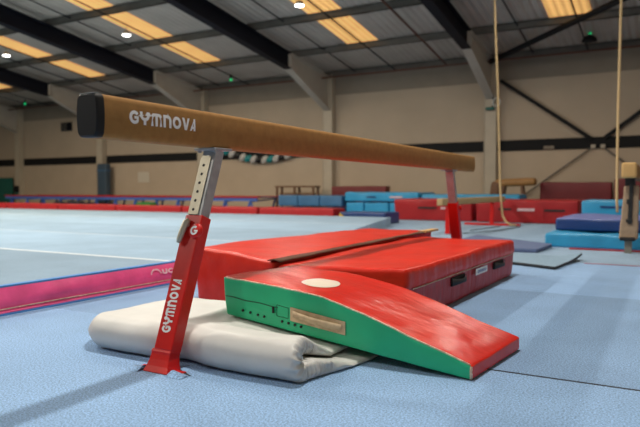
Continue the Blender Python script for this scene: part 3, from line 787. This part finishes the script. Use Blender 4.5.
# ------------------------------------------------------------------ folded white mat
FX0, FX1 = -2.59, -1.25
TH_, GAP = .074, .013
RC = TH_ / 2 + GAP / 2
YC = 2.112                                    # centre of the fold
DEP = .60
def fold_map(x, s, n):
    """x along the roll, s along the unfolded sheet, n across its thickness (0 outside .. TH_ inside)"""
    Lb = DEP; La = math.pi * RC
    zc = TH_ / 2 + .001 + RC
    rr = RC + TH_ / 2 - n                     # outside face n=0
    if s < Lb: y, z = YC + (Lb - s), zc - rr
    elif s < Lb + La:
        a = (s - Lb) / RC; y, z = YC - rr * math.sin(a), zc - rr * math.cos(a)
    else: y, z = YC + (s - Lb - La), zc + rr
    return y, z
def exf(x, s, n):
    X = FX0 + x
    Ltot = 2 * DEP + math.pi * RC
    y, z = fold_map(x, s, n)
    topness = 1 if s > DEP + math.pi * RC / 2 else 0
    # left end closes like a pillow, its front corner rounded
    e = max(0, 1 - x / .22)
    y += .16 * e ** 2.2 * max(0, 1 - (y - YC) / .5)
    zc = TH_ + .001 + GAP / 2
    z = zc + (z - zc) * (1 - .38 * e ** 2)
    X += .05 * e * abs(z - zc) / zc
    # right end: pleats gathered at the fold, lower layer pulled out
    q = max(0, 1 - (FX1 - X) / .07)
    if DEP * .75 < s < DEP * 1.25 + math.pi * RC:
        X += -.012 * q + .008 * q * math.sin((s - DEP) * 250)
        y += .006 * q * math.sin((s - DEP) * 250 + 1)
        z += .004 * q * math.cos((s - DEP) * 250)
    if topness: X -= .045 * max(0, min(1, x / .5)) * min(1, max(0, (s - DEP - math.pi * RC * .6) / .1))
    else: X += .085 * max(0, min(1, (x - .6) / .6)) * max(0, min(1, (DEP - s) / .4)) + .01 * q * nz3(s * 14, n * 30, 3)
    z += .006 * nz3(X * 3, y * 4, 5) * (z / .15) + .003 * nz3(X * 11, y * 13, z * 10)
    y += .006 * nz3(X * 3.5, z * 6, 2)
    if y < 2.3: y += .050 * math.exp(-((X - BX) / .10) ** 2) * max(0, 1 - abs(y - 2.09) / .2)
    # pressed down where the wedge sits on it
    if X > WX0 - .05 and y > WY0 - .26:
        lim = wedge_bot(max(X, WX0)) - .014
        k = min(1, (y - (WY0 - .26)) / .19) * min(1, (X - WX0 + .05) / .05)
        hi = .155
        if lim < hi:
            zn = z * (1 - k) + k * z * min(1, lim / hi)
            z = zn
    return (X, y, max(z, .002))
d = rbox(FX1 - FX0, 2 * DEP + math.pi * RC, TH_, .032, 64, 230, 3, exf)
mb = join(d, *ALL6)
mb.f = [q[::-1] for q in mb.f]
tag(mb.build('folded_mat', M['white_vinyl'], None, True, loc=(-1.9, 2.4, 0)), 'off white soft mat folded in two, lying under the wedge', 'mat')

# ------------------------------------------------------------------ apparatus further back
# low practice beam
t = thing('low_beam', (-3.4, 12.3, 0), 'low tan practice beam on red legs beyond the long beam', 'balance beam')
d = rbox(.11, 4.5, .12, .02, 2, 20, 2, lambda x, y, z: (-3.455 + x, 10.1 + y, .505 + z))
join(d, *ALL6).build('beam_body', M['pale_suede'], t, True)
for y in (10.55, 13.6):
    lg = MB().box((-3.44, y - .035, .01), (-3.36, y + .035, .505)).build('leg', M['paint_red'], t, bevel=.006)
    w_ = .042 if y < 12 else .60
    MB().box((-3.4 - w_, y - .04, .001), (-3.4 + w_, y + .04, .05)).build('foot', M['paint_red'], lg, bevel=.006)
# big red crash mats
def crash(x0, x1, y0, y1, h, m, label, group, marks, rot=0, mark_m=None, z0=0, lean=0, seed=0, name='crash_mat'):
    cx, cy = (x0 + x1) / 2, (y0 + y1) / 2
    t = thing(name, (cx, cy, z0), label, 'mat', group)
    pad('cover', x0, x1, y0, y1, z0, z0 + h, m, '', '', parent=t, r=.04, wob=.022, rot=rot, seed=seed, nx=20, lean=lean)
    for kind, xa, xb, za, zb in marks:
        q = []
        for x, z in ((xa, za), (xb, za), (xb, zb), (xa, zb)):
            u, v = x - cx, y0 - .022 - cy
            q.append((cx + u * math.cos(rot) - v * math.sin(rot), cy + u * math.sin(rot) + v * math.cos(rot), z))
        MB().prism(q, (0, .016, 0)).build(kind, M['white_dull'] if kind == 'label_patch' else (mark_m or M['black']), t)
    return t
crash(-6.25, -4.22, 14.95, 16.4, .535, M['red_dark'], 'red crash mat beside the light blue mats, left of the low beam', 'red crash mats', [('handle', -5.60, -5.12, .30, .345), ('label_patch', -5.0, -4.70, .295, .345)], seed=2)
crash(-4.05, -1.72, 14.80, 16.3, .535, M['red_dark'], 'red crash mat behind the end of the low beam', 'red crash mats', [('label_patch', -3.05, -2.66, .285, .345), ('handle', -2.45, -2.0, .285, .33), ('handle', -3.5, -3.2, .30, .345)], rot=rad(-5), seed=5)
# light blue and steel blue mats by the wall
crash(-8.75, -6.35, 17.0, 18.4, .27, M['cyan'], 'light blue mat with a white label on the row of blue blocks', 'light blue mats by the wall', [('handle', -8.0, -7.7, .54, .58), ('label_patch', -7.25, -6.85, .535, .585)], z0=.43, seed=3, mark_m=M['navy'])
crash(-6.30, -3.55, 17.1, 18.1, .645, M['cyan'], 'light blue mat showing above the red crash mats', 'light blue mats by the wall', [('handle', -5.2, -4.9, .5, .54)], seed=9, mark_m=M['navy'])
for i, (a, b) in enumerate(((-8.72, -8.13), (-8.10, -7.32), (-7.29, -6.36))):
    pad('foam_block', a, b, 17.05, 18.2, 0, .395, M['cyan'], ['blue foam block at the left end under the light blue mat', 'blue foam block in the middle under the light blue mat', 'blue foam block at the right end under the light blue mat'][i], 'foam block', 'foam blocks under the light blue mat', seed=i, nx=6)
for i, (a, b) in enumerate(((-11.15, -10.42), (-10.40, -9.62), (-9.60, -8.82))):
    pad('foam_block', a, b, 16.95, 17.9, .265, .60, M['mid_blue'], ['steel blue foam block on the left of its row, by the bench', 'steel blue foam block in the middle of its row', 'steel blue foam block on the right, beside the light blue mat'][i], 'foam block', 'steel blue foam blocks', seed=i + 4, nx=6)
pad('flat_mat', -11.1, -8.82, 16.8, 18.0, 0, .225, M['mid_blue'], 'steel blue flat mat beneath the row of steel blue blocks', 'mat', seed=8)
# bench and maroon mats at the wall
t = thing('wooden_bench', (-11.8, 19.2, 0), 'brown wooden bench against the wall left of the maroon mat', 'bench')
MB().box((-12.62, 18.95, .86), (-10.95, 19.4, .92)).build('bench_top', M['wood'], t, bevel=.01)
MB().box((-12.5, 19.1, .60), (-11.05, 19.2, .66)).build('rail', M['wood'], t)
for x in (-12.55, -11.8, -11.02):
    for y in (19.0, 19.33): MB().box((x - .035, y - .03, 0), (x + .035, y + .03, .86)).build('leg', M['wood'], t)
pad('maroon_mat', -10.3, -8.25, 19.0, 19.4, 0, .90, M['maroon'], 'long maroon mat against the wall behind the blue blocks', 'mat', 'maroon mats at the wall', seed=1)
pad('maroon_mat', -3.35, -1.45, 18.9, 19.4, 0, .99, M['maroon'], 'tall maroon mat against the wall between vaulting horse and rope', 'mat', 'maroon mats at the wall', seed=4)
pad('maroon_mat', -1.39, .6, 18.9, 19.4, 0, 1.08, M['maroon'], 'taller maroon mat against the wall behind the padded beam', 'mat', 'maroon mats at the wall', seed=6)
# vaulting horse
t = thing('vaulting_horse', (-3.95, 18.5, 0), 'tan leather vaulting horse on splayed wooden legs by the wall', 'vaulting horse')
ZV = .20
d = rbox(1.15, .36, .22, .09, 8, 4, 3, lambda x, y, z: (-4.52 + x, 18.30 + y, .86 + z + .04 * (x / 1.15)))
join(d, *ALL6).build('body', M['leather'], t, True)
for (x, dx) in ((-4.26, -.16), (-3.76, .12)):
    for (y, dy) in ((18.37, -.06), (18.59, .06)): MB().bar((x + dx, y + dy, 0), (x, y, .9), .07, .07, (0, 1, 0)).build('leg', M['wood'], t)
d = rbox(.30, .40, .62, .10, 3, 3, 5, lambda x, y, z: (-4.68 + x + .10 * z, 18.27 + y, .40 + z))
join(d, *ALL6).build('end_pad', M['wood'], t, True)['label'] = 'dark brown hanging end pad'
# blue mats on the right
crash(-1.47, 1.0, 12.55, 13.9, .575, M['cyan'], 'light blue mat standing behind the navy mat', None, [('handle', -1.15, -.75, .44, .475)], seed=12, mark_m=M['navy'])
t = thing('navy_mat', (-.4, 10.3, .19), 'navy crash mat with violet top lying on the light blue mat', 'mat')
d = rbox(2.1, 2.1, .165, .03, 20, 6, 3, lambda x, y, z: (-1.43 + x + .02 * nz3(y * 3, z * 4, 1), 9.28 + y + .03 * nz3(x * 2, z * 3, 3), .205 + z + .02 * z / .165 * nz3(x * 2, y * 2, 5)))
join(d, 'y0', 'x0', 'x1', 'y1', 'bottom').build('side_panel', M['navy'], t, True)
join(d, 'top').build('top_cover', M['violet'], t, True)['label'] = 'violet blue top cover'
pad('light_blue_mat', -1.50, .72, 8.86, 11.45, 0, .185, M['cyan'], 'light blue low mat on the floor beneath the navy mat', 'mat', seed=15, wob=.018, nx=24)
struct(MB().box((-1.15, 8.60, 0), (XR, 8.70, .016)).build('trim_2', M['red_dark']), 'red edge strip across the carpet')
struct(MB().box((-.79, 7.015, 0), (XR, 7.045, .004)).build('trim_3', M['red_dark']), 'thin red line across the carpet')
# thin loose floor mats
def flat(name, pts, z, m, label, curl=0, edge=None):
    c = [sum(p[k] for p in pts) / 4 for k in (0, 1)]
    def fn(x, y, z_):
        u, v = x, y
        P = [(1 - u) * (1 - v) * pts[0][k] + u * (1 - v) * pts[1][k] + u * v * pts[2][k] + (1 - u) * v * pts[3][k] for k in (0, 1)]
        lift = curl * max(0, u - .75) * 4 * max(0, v - .5) * 2
        return (P[0] + .02 * nz3(P[1] * 2, 0, 1), P[1] + .02 * nz3(P[0] * 2, 4, 1), z_ * z / .2 + lift + .004 + .004 * nz3(P[0] * 3, P[1] * 3, 0))
    d = rbox(1, 1, .2, .02, 12, 12, 1, fn)
    t = thing(name, (c[0], c[1], 0), label, 'mat')
    join(d, 'top').build('top_cover', m, t, True)
    join(d, 'bottom', 'x0', 'x1', 'y0', 'y1').build('edge', edge or m, t, True)
flat('floor_mat', ((-2.7, 7.7), (-1.42, 7.9), (-1.38, 8.74), (-2.7, 9.9)), .05, M['slate'], 'slate blue thin mat on the floor beyond the red mats')
flat('floor_mat', ((-1.75, 6.7), (-.97, 6.3), (-.84, 7.35), (-1.75, 7.5)), .028, M['greyblue'], 'grey blue thin mat with dark curled edge, beside the red mat', curl=.05, edge=M['rubber'])
# padded beam seen end-on
PX = -.445
t = thing('padded_beam', (PX, 10.8, 0), 'tan balance beam seen end-on with a padded leg, right edge', 'balance beam')
d = rbox(.15, 5.0, .175, .025, 3, 20, 3, lambda x, y, z: (PX - .075 + x, 8.2 + y, .915 + z))
join(d, *ALL6).build('beam_body', M['suede'], t, True)
d = rbox(.165, .10, .185, .03, 3, 2, 3, lambda x, y, z: (PX - .0825 + x, 8.16 + y, .91 + z))
join(d, *ALL6).build('end_cap', M['tan'], t, True)
for y, sg in ((8.45, 1), (14.3, -1)):
    yy = y if sg > 0 else 12.95
    if sg < 0: continue
    lg = MB().box((PX - .05, y - .03, 0), (PX + .03, y + .05, .93)).build('leg', M['grey_foot'], t)
    def fw(x, yv, z):
        w = z / .66; k = .95 - .22 * w
        return (PX - .010 + (x - .11) * k + .03 * w + .008 * nz3(x * 9, z * 9, 1), y + (yv - .09) * k + .008 * nz3(z * 9, 3, x * 5), .165 + z)
    d = rbox(.22, .18, .66, .03, 5, 4, 14, fw)
    join(d, *ALL6).build('leg_pad', M['khaki'], lg, True)
    MB().box((PX - .10, y - .11, .155), (PX + .07, y + .09, .20)).build('hem', M['black'], lg, bevel=.01)
    mb = MB().box((PX - .055, y - .06, .82), (PX + .055, y + .06, .915)); mb.bar((PX + .005, y - .10, .36), (PX + .02, y - .085, .84), .045, .02, (0, 1, 0))
    mb.box((PX - .035, y - .115, .38), (PX + .035, y - .085, .42)).box((PX - .03, y - .112, .60), (PX + .035, y - .08, .66))
    mb.build('strap', M['black'], lg, bevel=.005)
lg = MB().box((PX - .04, 13.0, .625), (PX + .04, 13.08, .93)).build('leg', M['grey_foot'], t)

# climbing ropes
def rope(name, pts, label):
    return tag(MB().tube(pts, .021, 8).build(name, M['rope'], None, True, loc=pts[0]), label, 'rope', 'climbing ropes')
pts = [(-2.86, 13.45, .022), (-2.98, 13.5, .03), (-3.10, 13.56, .10), (-3.17, 13.6, .22), (-3.22, 13.7, .42), (-3.30, 13.9, .8), (-3.34, 13.95, 1.6), (-3.40, 14.0, 3.0), (-3.47, 14.0, 4.4), (-3.52, 14.0, zr(14) - .02)]
rope('climbing_rope', pts, 'natural climbing rope curling onto the floor behind the low beam')
rope('climbing_rope', [(-.77, 11.2, .41), (-.79, 11.3, .6), (-.815, 11.6, 2.0), (-.825, 12.0, 4.0), (-.83, 12.0, zr(12) - .02)], 'natural climbing rope hanging left of the padded beam')
t = thing('rope_hook', (-5.0, 19.66, 3.4), 'white ring and teal hook on the column beside the rope', 'hook')
MB().tube([(-4.80 + .12 * math.cos(a), 19.62, 3.50 + .12 * math.sin(a)) for a in [2 * math.pi * k / 20 for k in range(21)]], .02, 8).build('ring', M['ring'], t, True)
MB().box((-5.14, 19.60, 3.27), (-4.88, 19.715, 3.36)).build('block', M['green_panel'], t, bevel=.02)
MB().tube([(-4.95, 19.68, 3.32), (-4.90, 19.66, 3.46), (-4.92, 19.66, 3.72)], .025, 8).build('hanger', M['band'], t)

# cables on the pale floor near the low beam
tag(MB().tube([(-3.20, 10.75, .006), (-3.05, 11.3, .006), (-2.85, 11.9, .006), (-2.75, 12.6, .006), (-2.72, 13.2, .006)], .008, 6).build('cable', M['rubber'], None, True, loc=(-3.1, 12, 0)), 'dark cable lying on the floor along the low beam', 'cable', 'floor cables')
tag(MB().tube([(-3.30, 11.6, .006), (-3.28, 12.0, .006), (-3.2, 12.5, .006), (-3.12, 13.2, .006)], .012, 6).build('cable', M['rubber'], None, True, loc=(-3.2, 12.4, 0)), 'dark cable crossing under the low beam', 'cable', 'floor cables')

# long tumbling track by the wall
t = thing('tumbling_track', (-18.8, 17.9, 0), 'long tumbling track with red edge and blue legs along the wall', 'tumbling track')
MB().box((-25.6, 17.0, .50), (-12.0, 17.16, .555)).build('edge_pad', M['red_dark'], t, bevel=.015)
MB().box((-25.6, 17.16, .50), (-12.0, 18.6, .53)).build('bed', M['navy'], t)
MB().box((-25.55, 17.03, .395), (-12.05, 17.10, .50)).build('frame', M['frame_blue'], t)
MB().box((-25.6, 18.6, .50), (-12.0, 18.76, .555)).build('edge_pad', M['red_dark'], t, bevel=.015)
for i in range(13):
    x = -25.2 + i * 1.07
    mb = MB().bar((x - .16, 17.1, 0), (x, 17.1, .42), .05, .06, (0, 1, 0)); mb.bar((x + .12, 17.1, 0), (x, 17.1, .42), .04, .05, (0, 1, 0))
    mb.bar((x, 17.1, .38), (x, 18.6, .46), .05, .05); mb.bar((x - .16, 18.6, 0), (x, 18.6, .48), .05, .06, (0, 1, 0))
    mb.build('leg', M['frame_blue'], t)
for i, (x, w_, h, m, lab) in enumerate(((-21.6, .55, .30, 'bag', 'dark bag under the tumbling track, furthest left of three'), (-20.75, .75, .34, 'bag', 'dark bag under the tumbling track left of the post'), (-19.95, .6, .28, 'bag', 'dark bag under the tumbling track, nearest the poster'), (-17.0, .8, .32, 'bag_green', 'green bag under the tumbling track'))):
    d = rbox(w_, .4, h, .1, 4, 3, 3, lambda a, b_, c, x=x: (x + a + .03 * nz3(a * 5, b_ * 5, c * 5 + x), 16.35 + b_, c * (1 + .15 * nz3(a * 4 + x, 1, 2))))
    tag(join(d, *ALL6).build('kit_bag', M[m], None, True, loc=(x + w_ / 2, 16.55, 0)), lab, 'bag', 'bags under the track')

# ------------------------------------------------------------------ camera, world, view
cam = bpy.data.cameras.new('camera'); co = bpy.data.objects.new('camera', cam); COL.objects.link(co)
cam.sensor_width = 36; cam.lens = 36 * 622 / 640
co.location = (0, 0, .77)
co.rotation_euler = (rad(90) - math.atan(23.5 / 622), 0, rad(29.5))
cam.dof.use_dof = True; cam.dof.focus_distance = 2.9; cam.dof.aperture_fstop = 2.4
cam.clip_end = 200
scene.camera = co
wd = bpy.data.worlds.new('world'); scene.world = wd; wd.use_nodes = True
wd.node_tree.nodes['Background'].inputs[0].default_value = (.5, .55, .65, 1)
wd.node_tree.nodes['Background'].inputs[1].default_value = .1
vs = scene.view_settings
vs.view_transform = 'Standard'; vs.look = 'None'; vs.gamma = 1; vs.use_curve_mapping = False
vs.exposure = -.40
scene.cycles.max_bounces = 8; scene.cycles.diffuse_bounces = 5
scene.cycles.use_denoising = True
scene.cycles.sample_clamp_indirect = 6
